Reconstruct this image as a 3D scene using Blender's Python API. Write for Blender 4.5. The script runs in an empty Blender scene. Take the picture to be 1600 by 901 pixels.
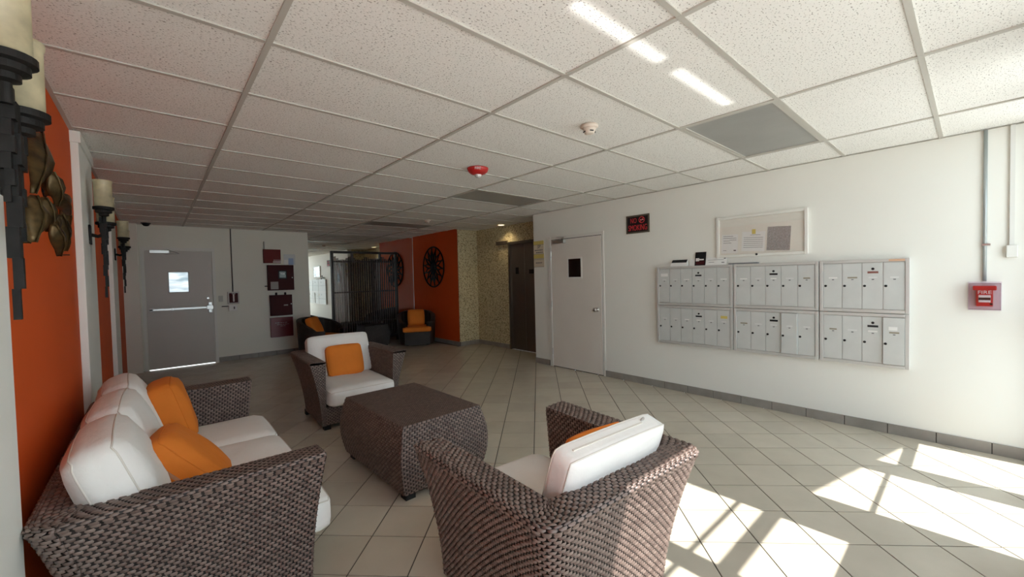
import bpy, bmesh, math, random
import numpy as np
from mathutils import Vector, Matrix
random.seed(7); rng = np.random.default_rng(7)
sc = bpy.context.scene
COL = sc.collection
PI = math.pi

# ------------------------------------------------------------------ camera
F_PX = 634.259; YAW, PITCH, ROLL = .7211, -.0279, -.0235
CAM = Vector((.814, -2.004, 1.4402))
def cam_axes():
    f = Vector((math.sin(YAW)*math.cos(PITCH), math.cos(YAW)*math.cos(PITCH), math.sin(PITCH)))
    r = Vector((math.cos(YAW), -math.sin(YAW), 0)); u = r.cross(f)
    c, s = math.cos(ROLL), math.sin(ROLL)
    return c*r+s*u, -s*r+c*u, f
RX, UP, FW = cam_axes()
cd = bpy.data.cameras.new('camera'); cd.sensor_width = 36; cd.lens = F_PX/1600*36; cd.clip_start = .02
cam = bpy.data.objects.new('camera', cd); COL.objects.link(cam)
cam.matrix_world = Matrix(((RX.x, UP.x, -FW.x, CAM.x), (RX.y, UP.y, -FW.y, CAM.y), (RX.z, UP.z, -FW.z, CAM.z), (0, 0, 0, 1)))
sc.camera = cam

# ------------------------------------------------------------------ light
SUN_EL = math.radians(54)
w = bpy.data.worlds.new('world'); sc.world = w; w.use_nodes = True
w.node_tree.nodes['Background'].inputs[0].default_value = (.77, .91, 1.0, 1)
w.node_tree.nodes['Background'].inputs[1].default_value = 5.0
sd = bpy.data.lights.new('sun', 'SUN'); sd.energy = 13.5; sd.angle = math.radians(.6); sd.color = (1, .97, .91)
sun = bpy.data.objects.new('sun', sd); COL.objects.link(sun)
sun.rotation_euler = Vector((0, -math.cos(SUN_EL), math.sin(SUN_EL))).to_track_quat('Z', 'Y').to_euler()
sun.location = (3, -8, 8)
vs = sc.view_settings
vs.view_transform = 'Standard'; vs.look = 'None'; vs.gamma = 1; vs.use_curve_mapping = False
vs.exposure = -0.06
sc.cycles.max_bounces = 14; sc.cycles.diffuse_bounces = 10; sc.cycles.transparent_max_bounces = 16

# room numbers
H = 2.467                                  # ceiling
XL, XR, YF, YB = .43, 5.585, -2.4, 7.2     # left / right / front / back faces
XA, YA0, YA1, XO = 6.15, 2.85, 5.2, 5.65   # lift alcove, orange wall
T = .6096

# ------------------------------------------------------------------ materials
MATS = {}
def mat(name, col, rough=.6, metal=0., noise=None, bump=None, spec=.5, **kw):
    """noise=(scale, amount) value variation, bump=(scale, strength, distance)"""
    if name in MATS: return MATS[name]
    m = bpy.data.materials.new(name); m.use_nodes = True
    nt = m.node_tree; b = nt.nodes['Principled BSDF']
    b.inputs['Base Color'].default_value = (*col, 1); b.inputs['Roughness'].default_value = rough
    b.inputs['Metallic'].default_value = metal; b.inputs['Specular IOR Level'].default_value = spec
    tc = nt.nodes.new('ShaderNodeTexCoord')
    if noise:
        n = nt.nodes.new('ShaderNodeTexNoise'); n.inputs['Scale'].default_value = noise[0]; n.inputs['Detail'].default_value = 4
        nt.links.new(tc.outputs['Object'], n.inputs['Vector'])
        r = nt.nodes.new('ShaderNodeMapRange'); r.inputs[1].default_value = .3; r.inputs[2].default_value = .7
        r.inputs[3].default_value = 1-noise[1]; r.inputs[4].default_value = 1+noise[1]
        nt.links.new(n.outputs['Fac'], r.inputs[0])
        h = nt.nodes.new('ShaderNodeHueSaturation'); h.inputs['Color'].default_value = (*col, 1)
        nt.links.new(r.outputs[0], h.inputs['Value']); nt.links.new(h.outputs[0], b.inputs['Base Color'])
    if bump:
        n = nt.nodes.new('ShaderNodeTexNoise'); n.inputs['Scale'].default_value = bump[0]; n.inputs['Detail'].default_value = 5
        nt.links.new(tc.outputs['Object'], n.inputs['Vector'])
        bp = nt.nodes.new('ShaderNodeBump'); bp.inputs['Strength'].default_value = bump[1]; bp.inputs['Distance'].default_value = bump[2]
        nt.links.new(n.outputs['Fac'], bp.inputs['Height']); nt.links.new(bp.outputs[0], b.inputs['Normal'])
    for k, v in kw.items(): b.inputs[k.replace('_', ' ')].default_value = v
    MATS[name] = m; return m
def nodes(m): return m.node_tree, m.node_tree.nodes, m.node_tree.nodes['Principled BSDF']

WHITE = mat('wall_paint', (.80, .80, .745), .55, noise=(1.3, .02), bump=(220, .12, .002))
ORANGE = mat('orange_paint', (.64, .090, .011), .65, spec=.25, noise=(1.5, .03), bump=(220, .12, .002))
GREYW = mat('back_wall_paint', (.76, .745, .66), .55, noise=(1.3, .02), bump=(220, .12, .002))
DOORW = mat('door_paint', (.56, .53, .49), .42, noise=(3, .02))
FRAMEW = mat('frame_paint', (.74, .73, .68), .4)
TEE = mat('grid_metal', (.50, .48, .43), .5)
DARKMETAL = mat('black_iron', (.010, .009, .008), .6, 0, spec=.25, noise=(30, .3), bump=(60, .2, .003))
STEEL = mat('brushed_steel', (.58, .57, .55), .3, 1.)
ALU = mat('satin_aluminium', (.60, .60, .58), .42, .35)
ALUD = mat('mailbox_door_metal', (.57, .59, .575), .45, .12, noise=(8, .03))
BLACK = mat('black_plastic', (.008, .008, .009), .5, spec=.3)
PAPER = mat('paper', (.78, .78, .76), .8)
PAPERG = mat('grey_newsprint', (.33, .31, .30), .9, noise=(90, .25))
INK = mat('ink', (.10, .10, .11), .8)
YELLOW = mat('yellow_sign', (.62, .50, .14), .6)
CREAM = mat('cream_sign', (.62, .55, .42), .6)
RED = mat('fire_red', (.50, .022, .02), .35)
MAROON = mat('maroon_enamel', (.055, .008, .010), .6, spec=.2)
MAROON2 = mat('red_panel', (.17, .028, .026), .6, spec=.2)
REDINK = mat('red_lettering', (.62, .03, .04), .5)
CLOTH = mat('white_canvas', (.80, .78, .745), .9, noise=(4, .03), bump=(14, .35, .02))
PIPING = mat('canvas_piping', (.66, .62, .56), .9)
OCLOTH = mat('orange_canvas', (.72, .20, .018), .85, noise=(5, .06), bump=(16, .35, .015))
RATTAN_BASE = mat('rattan_underlay', (.016, .011, .009), .7)
ZIP = mat('zip_tape', (.45, .22, .12), .7)
PVC = mat('grey_conduit', (.42, .46, .46), .4, .4)
PVCW = mat('white_conduit', (.72, .72, .68), .5)
BRONZE = mat('bronze_leaf', (.085, .055, .022), .35, .7, noise=(22, .6), bump=(40, .3, .004))
FLEX = mat('detector_plastic', (.72, .62, .53), .5)
LENS = mat('prismatic_lens', (.30, .30, .28), .35, noise=(3, .08), bump=(380, .4, .002))
BAMBOO = mat('dark_cane', (.045, .030, .021), .4, noise=(20, .4))
SCREENF = mat('black_wood', (.016, .012, .010), .5)
CONC = mat('concrete', (.62, .61, .58), .85, noise=(1.2, .1))
BASET = mat('base_tile', (.27, .25, .225), .4, noise=(6, .15))
GROUT = mat('grout', (.055, .048, .042), .9)
SHUT = mat('mailbox_case', (.52, .53, .52), .4, .6)

# wicker strands: brown with variation from strand to strand
def wicker(name, c0, c1, rough=.38):
    m = mat(name, c0, rough, spec=.6); nt, N, b = nodes(m)
    g = N.new('ShaderNodeNewGeometry')
    mx = N.new('ShaderNodeMix'); mx.data_type = 'RGBA'; mx.inputs[6].default_value = (*c0, 1); mx.inputs[7].default_value = (*c1, 1)
    nt.links.new(g.outputs['Random Per Island'], mx.inputs[0]); nt.links.new(mx.outputs[2], b.inputs['Base Color'])
    return m
RATTAN = wicker('rattan_strand', (.106, .071, .060), (.196, .142, .120))
RATTAND = wicker('dark_rattan_strand', (.020, .014, .012), (.034, .024, .020))

# acoustic ceiling tile: pits and fissures
CT = mat('acoustic_tile', (.76, .745, .70), .9); nt, N, b = nodes(CT)
g = N.new('ShaderNodeNewGeometry')
mp = N.new('ShaderNodeMapping'); mp.inputs['Scale'].default_value = (1, 1.5, 1); nt.links.new(g.outputs['Position'], mp.inputs['Vector'])
nz = N.new('ShaderNodeTexNoise'); nz.inputs['Scale'].default_value = 95; nz.inputs['Detail'].default_value = 2.5; nt.links.new(mp.outputs[0], nz.inputs['Vector'])
cr = N.new('ShaderNodeValToRGB'); cr.color_ramp.elements[0].position = .33; cr.color_ramp.elements[0].color = (.30, .28, .25, 1)
cr.color_ramp.elements[1].position = .40; cr.color_ramp.elements[1].color = (.85, .84, .80, 1); nt.links.new(nz.outputs['Fac'], cr.inputs[0])
nt.links.new(cr.outputs[0], b.inputs['Base Color'])
bp = N.new('ShaderNodeBump'); bp.inputs['Strength'].default_value = .5; bp.inputs['Distance'].default_value = .004
nt.links.new(nz.outputs['Fac'], bp.inputs['Height']); nt.links.new(bp.outputs[0], b.inputs['Normal'])

# floor tile: beige ceramic, each tile a shade of its own
FT = mat('floor_tile', (.50, .45, .365), .2, spec=.5); nt, N, b = nodes(FT)
oi = N.new('ShaderNodeObjectInfo'); g = N.new('ShaderNodeNewGeometry')
nz = N.new('ShaderNodeTexNoise'); nz.inputs['Scale'].default_value = 5; nz.inputs['Detail'].default_value = 6; nt.links.new(g.outputs['Position'], nz.inputs['Vector'])
ad = N.new('ShaderNodeMath'); ad.operation = 'MULTIPLY_ADD'; ad.inputs[1].default_value = .12; ad.inputs[2].default_value = .88; nt.links.new(oi.outputs['Random'], ad.inputs[0])
a2 = N.new('ShaderNodeMath'); a2.operation = 'MULTIPLY_ADD'; a2.inputs[1].default_value = .22; nt.links.new(nz.outputs['Fac'], a2.inputs[0]); nt.links.new(ad.outputs[0], a2.inputs[2])
hs = N.new('ShaderNodeHueSaturation'); hs.inputs['Color'].default_value = (.50, .45, .365, 1); nt.links.new(a2.outputs[0], hs.inputs['Value']); nt.links.new(hs.outputs[0], b.inputs['Base Color'])
bp = N.new('ShaderNodeBump'); bp.inputs['Strength'].default_value = .06; bp.inputs['Distance'].default_value = .01
nt.links.new(nz.outputs['Fac'], bp.inputs['Height']); nt.links.new(bp.outputs[0], b.inputs['Normal'])

# pebble-dash wall of the lift lobby
MOSAIC = mat('pebble_render', (.5, .42, .24), .75); nt, N, b = nodes(MOSAIC)
g = N.new('ShaderNodeNewGeometry'); vo = N.new('ShaderNodeTexVoronoi'); vo.inputs['Scale'].default_value = 80; nt.links.new(g.outputs['Position'], vo.inputs['Vector'])
sp = N.new('ShaderNodeSeparateColor'); nt.links.new(vo.outputs['Color'], sp.inputs[0])
cr = N.new('ShaderNodeValToRGB'); e = cr.color_ramp.elements
e[0].position = 0; e[0].color = (.13, .09, .04, 1); e[1].position = .22; e[1].color = (.55, .47, .27, 1)
e2 = e.new(.16); e2.color = (.26, .20, .10, 1); e3 = e.new(1.0); e3.color = (.70, .63, .42, 1)
nt.links.new(sp.outputs[0], cr.inputs[0]); nt.links.new(cr.outputs[0], b.inputs['Base Color'])
bp = N.new('ShaderNodeBump'); bp.inputs['Strength'].default_value = .6; bp.inputs['Distance'].default_value = .006; bp.invert = True
nt.links.new(vo.outputs['Distance'], bp.inputs['Height']); nt.links.new(bp.outputs[0], b.inputs['Normal'])

# lift doors: dark brushed steel
LIFT = mat('lift_steel', (.21, .18, .155), .32, .9); nt, N, b = nodes(LIFT)
g = N.new('ShaderNodeNewGeometry'); mp = N.new('ShaderNodeMapping'); mp.inputs['Scale'].default_value = (90, 90, 1.2); nt.links.new(g.outputs['Position'], mp.inputs['Vector'])
nz = N.new('ShaderNodeTexNoise'); nz.inputs['Scale'].default_value = 3; nt.links.new(mp.outputs[0], nz.inputs['Vector'])
mr = N.new('ShaderNodeMapRange'); mr.inputs[3].default_value = .22; mr.inputs[4].default_value = .48; nt.links.new(nz.outputs['Fac'], mr.inputs[0]); nt.links.new(mr.outputs[0], b.inputs['Roughness'])

# alabaster glass of the wall lights
ALAB = mat('alabaster_glass', (.62, .53, .34), .35, noise=(14, .28)); nodes(ALAB)[2].inputs['Transmission Weight'].default_value = .25
MIRROR = mat('mirror_silver', (.80, .82, .79), .015, 1.)

def glass(name, tint=(1, 1, 1), refl=.04):
    m = bpy.data.materials.new(name); m.use_nodes = True; nt = m.node_tree; nt.nodes.clear()
    o = nt.nodes.new('ShaderNodeOutputMaterial'); t = nt.nodes.new('ShaderNodeBsdfTransparent'); t.inputs[0].default_value = (*tint, 1)
    gl = nt.nodes.new('ShaderNodeBsdfGlossy'); gl.inputs['Roughness'].default_value = .02
    lw = nt.nodes.new('ShaderNodeLayerWeight'); lw.inputs[0].default_value = .5
    pw = nt.nodes.new('ShaderNodeMath'); pw.operation = 'POWER'; pw.inputs[1].default_value = 5; nt.links.new(lw.outputs['Facing'], pw.inputs[0])
    fr = nt.nodes.new('ShaderNodeMath'); fr.operation = 'MULTIPLY_ADD'; fr.inputs[1].default_value = .9; fr.inputs[2].default_value = refl; nt.links.new(pw.outputs[0], fr.inputs[0])
    mx = nt.nodes.new('ShaderNodeMixShader'); nt.links.new(fr.outputs[0], mx.inputs[0]); nt.links.new(t.outputs[0], mx.inputs[1]); nt.links.new(gl.outputs[0], mx.inputs[2])
    nt.links.new(mx.outputs[0], o.inputs[0]); return m
GLASS = glass('window_glass'); CLEAR = glass('clear_plastic', (.90, .88, .90), .05)
def emit(name, col, s, rough=.3):
    m = mat(name, (.02, .02, .02), rough); b = nodes(m)[2]
    b.inputs['Emission Color'].default_value = (*col, 1); b.inputs['Emission Strength'].default_value = s; return m

# ------------------------------------------------------------------ mesh helpers
class MB:
    def __init__(s): s.v = []; s.f = []; s.n = 0
    def add(s, v, f):
        v = np.asarray(v, float).reshape(-1, 3); s.v.append(v)
        s.f += (f+s.n).tolist() if isinstance(f, np.ndarray) else [tuple(int(i)+s.n for i in q) for q in f]
        s.n += len(v); return s
    def box(s, x0, x1, y0, y1, z0, z1):
        x0, x1 = sorted((x0, x1)); y0, y1 = sorted((y0, y1)); z0, z1 = sorted((z0, z1))
        v = [(x0, y0, z0), (x1, y0, z0), (x1, y1, z0), (x0, y1, z0), (x0, y0, z1), (x1, y0, z1), (x1, y1, z1), (x0, y1, z1)]
        return s.add(v, [(3, 2, 1, 0), (4, 5, 6, 7), (0, 1, 5, 4), (1, 2, 6, 5), (2, 3, 7, 6), (3, 0, 4, 7)])
    def grid(s, P, flip=False, closed_u=False):
        P = np.asarray(P); nu, nv = P.shape[:2]; f = []
        for i in range(nu if closed_u else nu-1):
            for j in range(nv-1):
                a, b_, c, d = i*nv+j, ((i+1) % nu)*nv+j, ((i+1) % nu)*nv+j+1, i*nv+j+1
                f.append((d, c, b_, a) if flip else (a, b_, c, d))
        return s.add(P.reshape(-1, 3), f)
    def tube(s, pts, r, n=8, caps=True, closed=False):
        pts = [Vector(q) for q in pts]; k = len(pts)
        rs = [float(q) for q in r] if hasattr(r, "__len__") else [r]*k
        up = None; rings = []
        for i, q in enumerate(pts):
            if closed: t = pts[(i+1) % k]-pts[i-1]
            else: t = pts[min(i+1, k-1)]-pts[max(i-1, 0)]
            t.normalize()
            if up is None: up = Vector((0, 0, 1)) if abs(t.z) < .9 else Vector((1, 0, 0))
            a = t.cross(up).normalized(); up = a.cross(t).normalized()
            rings.append([q+rs[i]*(math.cos(2*PI*j/n)*a+math.sin(2*PI*j/n)*up) for j in range(n)])
        v = [tuple(p_) for R_ in rings for p_ in R_]; f = []
        for i in range(k if closed else k-1):
            for j in range(n):
                a, b_ = i*n+j, i*n+(j+1) % n; c, d = ((i+1) % k)*n+(j+1) % n, ((i+1) % k)*n+j
                f.append((a, b_, c, d))
        if caps and not closed: f += [tuple(range(n))[::-1], tuple((k-1)*n+j for j in range(n))]
        return s.add(v, f)
    def lathe(s, prof, o=(0, 0, 0), n=24, axis='z'):
        v = []; f = []
        for r_, h in prof:
            for j in range(n):
                c, d = r_*math.cos(2*PI*j/n), r_*math.sin(2*PI*j/n)
                v.append({'z': (o[0]+c, o[1]+d, o[2]+h), 'x': (o[0]+h, o[1]+c, o[2]+d), 'y': (o[0]+d, o[1]+h, o[2]+c)}[axis])
        for i in range(len(prof)-1):
            for j in range(n):
                f.append((i*n+j, i*n+(j+1) % n, (i+1)*n+(j+1) % n, (i+1)*n+j))
        f += [tuple(range(n))[::-1], tuple((len(prof)-1)*n+j for j in range(n))]
        return s.add(v, f)
    def prism(s, poly, z0, z1):
        n = len(poly)
        v = [(x, y, z0) for x, y in poly]+[(x, y, z1) for x, y in poly]
        f = [tuple(range(n))[::-1], tuple(range(n, 2*n))]+[(i, (i+1) % n, n+(i+1) % n, n+i) for i in range(n)]
        return s.add(v, f)
    def mesh(s, name, smooth=False):
        me = bpy.data.meshes.new(name)
        v = np.concatenate(s.v) if s.v else np.zeros((0, 3))
        me.from_pydata(v.tolist(), [], s.f); me.update()
        if smooth: me.shade_smooth()
        return me
    def build(s, name, m, parent=None, smooth=False, bevel=0, loc=None):
        o = bpy.data.objects.new(name, s.mesh(name, smooth)); COL.objects.link(o)
        if m: o.data.materials.append(m)
        if parent: o.parent = parent
        if loc is not None: o.location = loc
        if bevel:
            bv = o.modifiers.new('bevel', 'BEVEL'); bv.width = bevel; bv.segments = 2; bv.limit_method = 'ANGLE'
        return o
def box(name, m, b, parent=None, bevel=0, **k): return MB().box(*b).build(name, m, parent, bevel=bevel, **k)
def empty(name, loc=(0, 0, 0), rz=0):
    o = bpy.data.objects.new(name, None); COL.objects.link(o); o.location = loc; o.rotation_euler = (0, 0, rz); o.empty_display_size = .1; return o
def tag(o, label, cat, group=None):
    o['label'] = label; o['category'] = cat
    if group: o['group'] = group
    return o
def struct(o): o['kind'] = 'structure'; return o
def link_copy(o, parent=None):
    c = o.copy(); COL.objects.link(c); c.parent = parent; return c
def copy_tree(o, parent=None):
    c = link_copy(o, parent)
    for ch in list(o.children): copy_tree(ch, c)
    return c
def text(name, s, size, m, parent, M, depth=.0008, shear=0, width=None):
    """flat lettering; M places it: local x along the line, y up, z towards the reader; centred"""
    cu = bpy.data.curves.new(name, 'FONT'); cu.body = s; cu.size = size; cu.align_x = 'CENTER'; cu.align_y = 'CENTER'; cu.extrude = depth; cu.shear = shear
    cu.resolution_u = 3
    tmp = bpy.data.objects.new(name, cu); COL.objects.link(tmp)
    me = bpy.data.meshes.new_from_object(tmp); COL.objects.unlink(tmp); bpy.data.objects.remove(tmp)
    o = bpy.data.objects.new(name, me); COL.objects.link(o); me.materials.clear(); me.materials.append(m); o.parent = parent
    if width:
        xs = [v.co.x for v in me.vertices]; k = width/(max(xs)-min(xs))
        for v in me.vertices: v.co.x *= k
    o.matrix_local = M; return o
def face_right(x, y, z, sx=1):   # on the right wall, read from inside (towards -x)
    return Matrix(((0, 0, -1, x), (-sx, 0, 0, y), (0, 1, 0, z), (0, 0, 0, 1)))
def face_back(x, y, z):          # on the back wall, read from inside (towards -y)
    return Matrix(((1, 0, 0, x), (0, 0, -1, y), (0, 1, 0, z), (0, 0, 0, 1)))

# ------------------------------------------------------------------ floor
def clip(poly, x0, x1, y0, y1):
    for ax, lim, sgn in ((0, x0, 1), (0, x1, -1), (1, y0, 1), (1, y1, -1)):
        out = []
        for i in range(len(poly)):
            a, b_ = poly[i], poly[(i+1) % len(poly)]
            ia, ib = sgn*(a[ax]-lim) >= 0, sgn*(b_[ax]-lim) >= 0
            if ia: out.append(a)
            if ia != ib:
                t = (lim-a[ax])/(b_[ax]-a[ax]); out.append((a[0]+t*(b_[0]-a[0]), a[1]+t*(b_[1]-a[1])))
        poly = out
        if not poly: return []
    return poly
def area(p): return abs(sum(p[i][0]*p[(i+1) % len(p)][1]-p[(i+1) % len(p)][0]*p[i][1] for i in range(len(p))))/2
fb = MB(); fb.box(XL-.1, XR, YF-.1, YB+.1, -.12, -.004); fb.box(XR, XA+.1, YA0-.1, YB+.1, -.12, -.004)
floor = struct(fb.build('floor', GROUT))
S, U0, V0, GAP = .3006, 1.3528, 1.9298, .0035
def sq(u, v, g):
    return [((a+b_)/2**.5, (a-b_)/2**.5) for a, b_ in ((u+g, v+g), (u+g, v+S-g), (u+S-g, v+S-g), (u+S-g, v+g))]
tiles = []
for i in range(-16, 36):
    for j in range(-28, 36):
        u, v = U0+i*S, V0+j*S
        q = sq(u, v, GAP); cx = sum(p_[0] for p_ in q)/4; cy = sum(p_[1] for p_ in q)/4
        for R_ in ((XL, XR, YF, YB), (XR, XA, YA0, YA1)):
            c = clip(q, *R_)
            if len(c) < 3 or area(c) < 1e-4: continue
            mx = sum(p_[0] for p_ in c)/len(c); my = sum(p_[1] for p_ in c)/len(c)
            d = Vector((mx, my, 0))-CAM; z = d.dot(FW)
            vis = z > .3 and abs(d.dot(RX)/z*F_PX) < 830 and abs(d.dot(UP)/z*F_PX) < 480
            hid = mx < 1.35 and -.1 < my < 1.9                      # under the sofa
            tiles.append((-(area(c)/d.length**3 if vis and not hid else -1), c, (cx, cy), area(c) > .98*(S-2*GAP)**2))
tiles.sort(key=lambda t: t[0])
full = MB().prism(sq(-S/2, -S/2, GAP), -.004, 0).mesh('floor_tile'); full.materials.append(FT)
rest = MB()
for k, (sc_, c, ctr, isfull) in enumerate(tiles):
    if k < 300:
        if isfull:
            o = bpy.data.objects.new('floor_tile', full); COL.objects.link(o); o.location = (*ctr, 0); o.parent = floor
        else: MB().prism([(x-ctr[0], y-ctr[1]) for x, y in c], -.004, 0).build('floor_tile', FT, floor, loc=(*ctr, 0))
    else: rest.prism(c, -.004, 0)
o = rest.build('floor_tiles', FT, floor); o['kind'] = 'stuff'

# ------------------------------------------------------------------ ceiling
TX = [XL, 2*T, 4*T, 6*T, 8*T, XR]
ROWS = [YF]+[c*T for c in range(-3, 12)]+[YB]
ceil = struct(MB().box(XL-.1, XA+.1, YF-.1, YB+.1, H+.03, H+.13).build('ceiling', WHITE))
LIGHTS = {(3, 2), (3, 7), (3, 12)}
tile_mesh = {}
def ctile(x0, x1, y0, y1, dz):
    g = .004; key = (round(x1-x0, 3), round(y1-y0, 3))
    if key not in tile_mesh:
        hx, hy = (x1-x0)/2-g, (y1-y0)/2-g
        tile_mesh[key] = MB().box(-hx, hx, -hy, hy, .007, .022).mesh('ceiling_tile'); tile_mesh[key].materials.append(CT)
    o = bpy.data.objects.new('ceiling_tile', tile_mesh[key]); COL.objects.link(o); o.location = ((x0+x1)/2, (y0+y1)/2, H+dz); o.parent = ceil
for i in range(5):
    for j in range(len(ROWS)-1):
        if (i, j) in LIGHTS: continue
        ctile(TX[i], TX[i+1], ROWS[j], ROWS[j+1], random.uniform(0, .0015))
ar = [YA0]+[y for y in ROWS if YA0 < y < YA1]+[YA1]
for j in range(len(ar)-1): ctile(XR, XA, ar[j], ar[j+1], 0)
for x in TX[1:-1]: box('ceiling_runner', TEE, (x-.012, x+.012, YF, YB, H, H+.02), ceil)
for i in range(5):
    for y in ROWS[1:-1]:
        a, b_ = TX[i]+(.012 if i else 0), TX[i+1]-(.012 if i < 4 else 0)
        box('ceiling_cross_bar', TEE, (a, b_, y-.012, y+.012, H+.0008, H+.02), ceil)
for y in ar[1:-1]: box('ceiling_cross_bar', TEE, (XR, XA, y-.012, y+.012, H+.0008, H+.02), ceil)
for nm, b_ in (('wall_angle', (XL, XL+.02, YF, YB, H, H+.003)), ('wall_angle', (XR-.02, XR, YF, YA0, H, H+.003)), ('wall_angle', (XL, XO, YB-.02, YB, H, H+.003))):
    box(nm, TEE, b_, ceil)
for n, (i, j) in enumerate(sorted(LIGHTS)):
    x0, x1, y0, y1 = TX[i]+.013, TX[i+1]-.013, ROWS[j]+.013, ROWS[j+1]-.013
    t = tag(empty('ceiling_light', ((x0+x1)/2, (y0+y1)/2, H)), ['unlit grey ceiling panel over the floor in front of the mailboxes', 'unlit grey ceiling panel between the red fire alarm and the pale door', 'unlit dark ceiling panel in the bay near the bamboo screen'][n], 'ceiling light', 'fluorescent panels in the ceiling grid')
    hx, hy = (x1-x0)/2, (y1-y0)/2
    f = MB(); f.box(-hx, hx, -hy, -hy+.022, .002, .05); f.box(-hx, hx, hy-.022, hy, .002, .05); f.box(-hx, -hx+.022, -hy+.022, hy-.022, .002, .05); f.box(hx-.022, hx, -hy+.022, hy-.022, .002, .05)
    f.build('frame', TEE, t); box('lens', LENS, (-hx+.022, hx-.022, -hy+.022, hy-.022, .008, .014), t)
    box('housing', DARKMETAL, (-hx+.022, hx-.022, -hy+.022, hy-.022, .024, .028), t)

# ------------------------------------------------------------------ walls
struct(box('wall_left', ORANGE, (XL-.12, XL, YF-.1, YB+.1, 0, H+.03)))
struct(box('wall_right', WHITE, (XR, XR+.12, YF-.1, YA0, 0, H+.03)))
struct(box('wall_back', GREYW, (XL, XA+.1, YB, YB+.12, 0, H+.03)))
struct(box('wall_orange_side', ORANGE, (XO, XA+.1, YA1+.02, YB, 0, H+.03)))
wm = struct(MB().box(XO, XA, YA1, YA1+.02, 0, H+.03).box(XA, XA+.1, 4.15, YA1+.02, 0, H+.03).box(XA, XA+.1, YA0-.1, 4.15, 2.14, H+.03).box(XA, XA+.1, YA0-.1, 3.30, 0, 2.14).box(XR+.12, XA, YA0-.1, YA0, 0, H+.03).build('wall_alcove', MOSAIC))
# pilasters on the left wall, each with a plain cap band
for n, (a, b_) in enumerate(((-.75, .0), (1.90, 2.62), (4.38, 5.1), )):
    p_ = struct(box('trim_%d' % (n+1), WHITE, (XL, XL+.039, a, b_, 0, H), bevel=.003)); box('cap', WHITE, (XL, XL+.05, a-.012, b_+.012, H-.075, H-.002), p_)
struct(box('trim_4', GREYW, (XL, .62, YB-.12, YB, 0, H)))
# base tiles
def base_run(name, p0, p1, nrm, h=.088, t=.011, L=.302):
    p0, p1 = Vector((*p0, 0)), Vector((*p1, 0)); d = p1-p0; n = max(1, round(d.length/L)); L = d.length/n; d.normalize()
    nv = Vector((*nrm, 0)); root = struct(MB().add([p0, p1, p1+nv*.004, p0+nv*.004, p0+Vector((0, 0, h-.003)), p1+Vector((0, 0, h-.003)), p1+nv*.004+Vector((0, 0, h-.003)), p0+nv*.004+Vector((0, 0, h-.003))], [(0, 1, 2, 3), (4, 5, 6, 7), (0, 1, 5, 4), (2, 3, 7, 6), (1, 2, 6, 5), (0, 3, 7, 4)]).build(name, GROUT))
    for k in range(n):
        a = p0+d*(k*L+.0025); e_ = p0+d*((k+1)*L-.0025)
        x = sorted((a.x, (e_+nv*t).x)); y = sorted((a.y, (e_+nv*t).y))
        box('base_tile', BASET, (x[0], x[1], y[0], y[1], 0, h), root, bevel=.002)
base_run('baseboard_right', (XR, YF), (XR, 1.44), (-1, 0))
base_run('baseboard_right_end', (XR, 2.52), (XR, YA0), (-1, 0))
base_run('baseboard_back', (1.66, YB), (3.22, YB), (0, -1))
base_run('baseboard_orange', (XO, YA1), (XO, YB-.02), (-1, 0))
base_run('baseboard_alcove', (XO, YA1), (XA, YA1), (0, -1))
base_run('baseboard_alcove_side', (XA, 4.17), (XA, YA1-.012), (-1, 0))

# ------------------------------------------------------------------ glazed front and what shades it
BARS = mat('bronze_frame', (.06, .055, .05), .4, .6)
wf = struct(empty('window_1', (0, YF, 0)))
ZH = 2.42
def fb_(x0, x1, z0, z1, d=.05, n='window_frame'): return box(n, BARS, (x0, x1, -.027-d/2, -.027+d/2, z0, z1), wf)
for x0, x1 in ((XL, .62), (1.80, 2.05), (2.70, 2.85), (3.51, 3.95), (4.62, 4.85), (5.46, XR)): fb_(x0, x1, 0, H)
PANES = ((.62, 1.80), (2.05, 2.70), (2.85, 3.51), (3.95, 4.62), (4.85, 5.46))
for k, (x0, x1) in enumerate(PANES):
    fb_(x0, x1, ZH, H); fb_(x0, x1, 0, .12)
    if k in (1, 2): fb_(x0, x1, 1.895, 1.925, .014, 'glazing_bar'); fb_(x0, x1, 1.60, 1.715, .014, 'glazing_bar'); fb_(x0, x1, .62, 1.15, .03, 'kick_panel')
    if k == 3: fb_(x0, x1, 1.105, 1.13, .014, 'glazing_bar')
    if k == 4: fb_(x0, x1, .985, 1.075, .014, 'glazing_bar')
    box('glass_pane', GLASS, (x0, x1, -.029, -.025, 1.15 if k in (1, 2) else .12, ZH), wf)
    if k in (1, 2): box('glass_pane', GLASS, (x0, x1, -.029, -.025, .12, .62), wf)
# polished door sill outside; an added lamp stands in for its sun glint
struct(box('door_sill', STEEL, (1.9, 3.66, -2.83, -2.73, -.03, .004)))
al = bpy.data.lights.new('glint_standin_lamp', 'AREA'); al.shape = 'RECTANGLE'; al.size = 1.66; al.size_y = .035; al.spread = math.radians(1.6); al.energy = .55; al.color = (1, .98, .95)
ao = bpy.data.objects.new('glint_standin_lamp', al); COL.objects.link(ao); ao.location = (2.79, -2.78, .008)
ao.rotation_euler = Vector((0, -math.cos(SUN_EL), -math.sin(SUN_EL))).to_track_quat('Z', 'Y').to_euler()
struct(box('ground', CONC, (-25, 30, -40, YF-.1, -.12, -.03)))
cn = struct(empty('sun_shield', (0, 0, 2.9)))  # unseen slabs added outside to block the sun and shape its floor patches
k_ = 1/math.tan(SUN_EL); off = lambda yfloor: YF-.025-((2.9-(yfloor-YF+.025)/k_)*k_)   # plan line that casts its edge on floor line y
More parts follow.
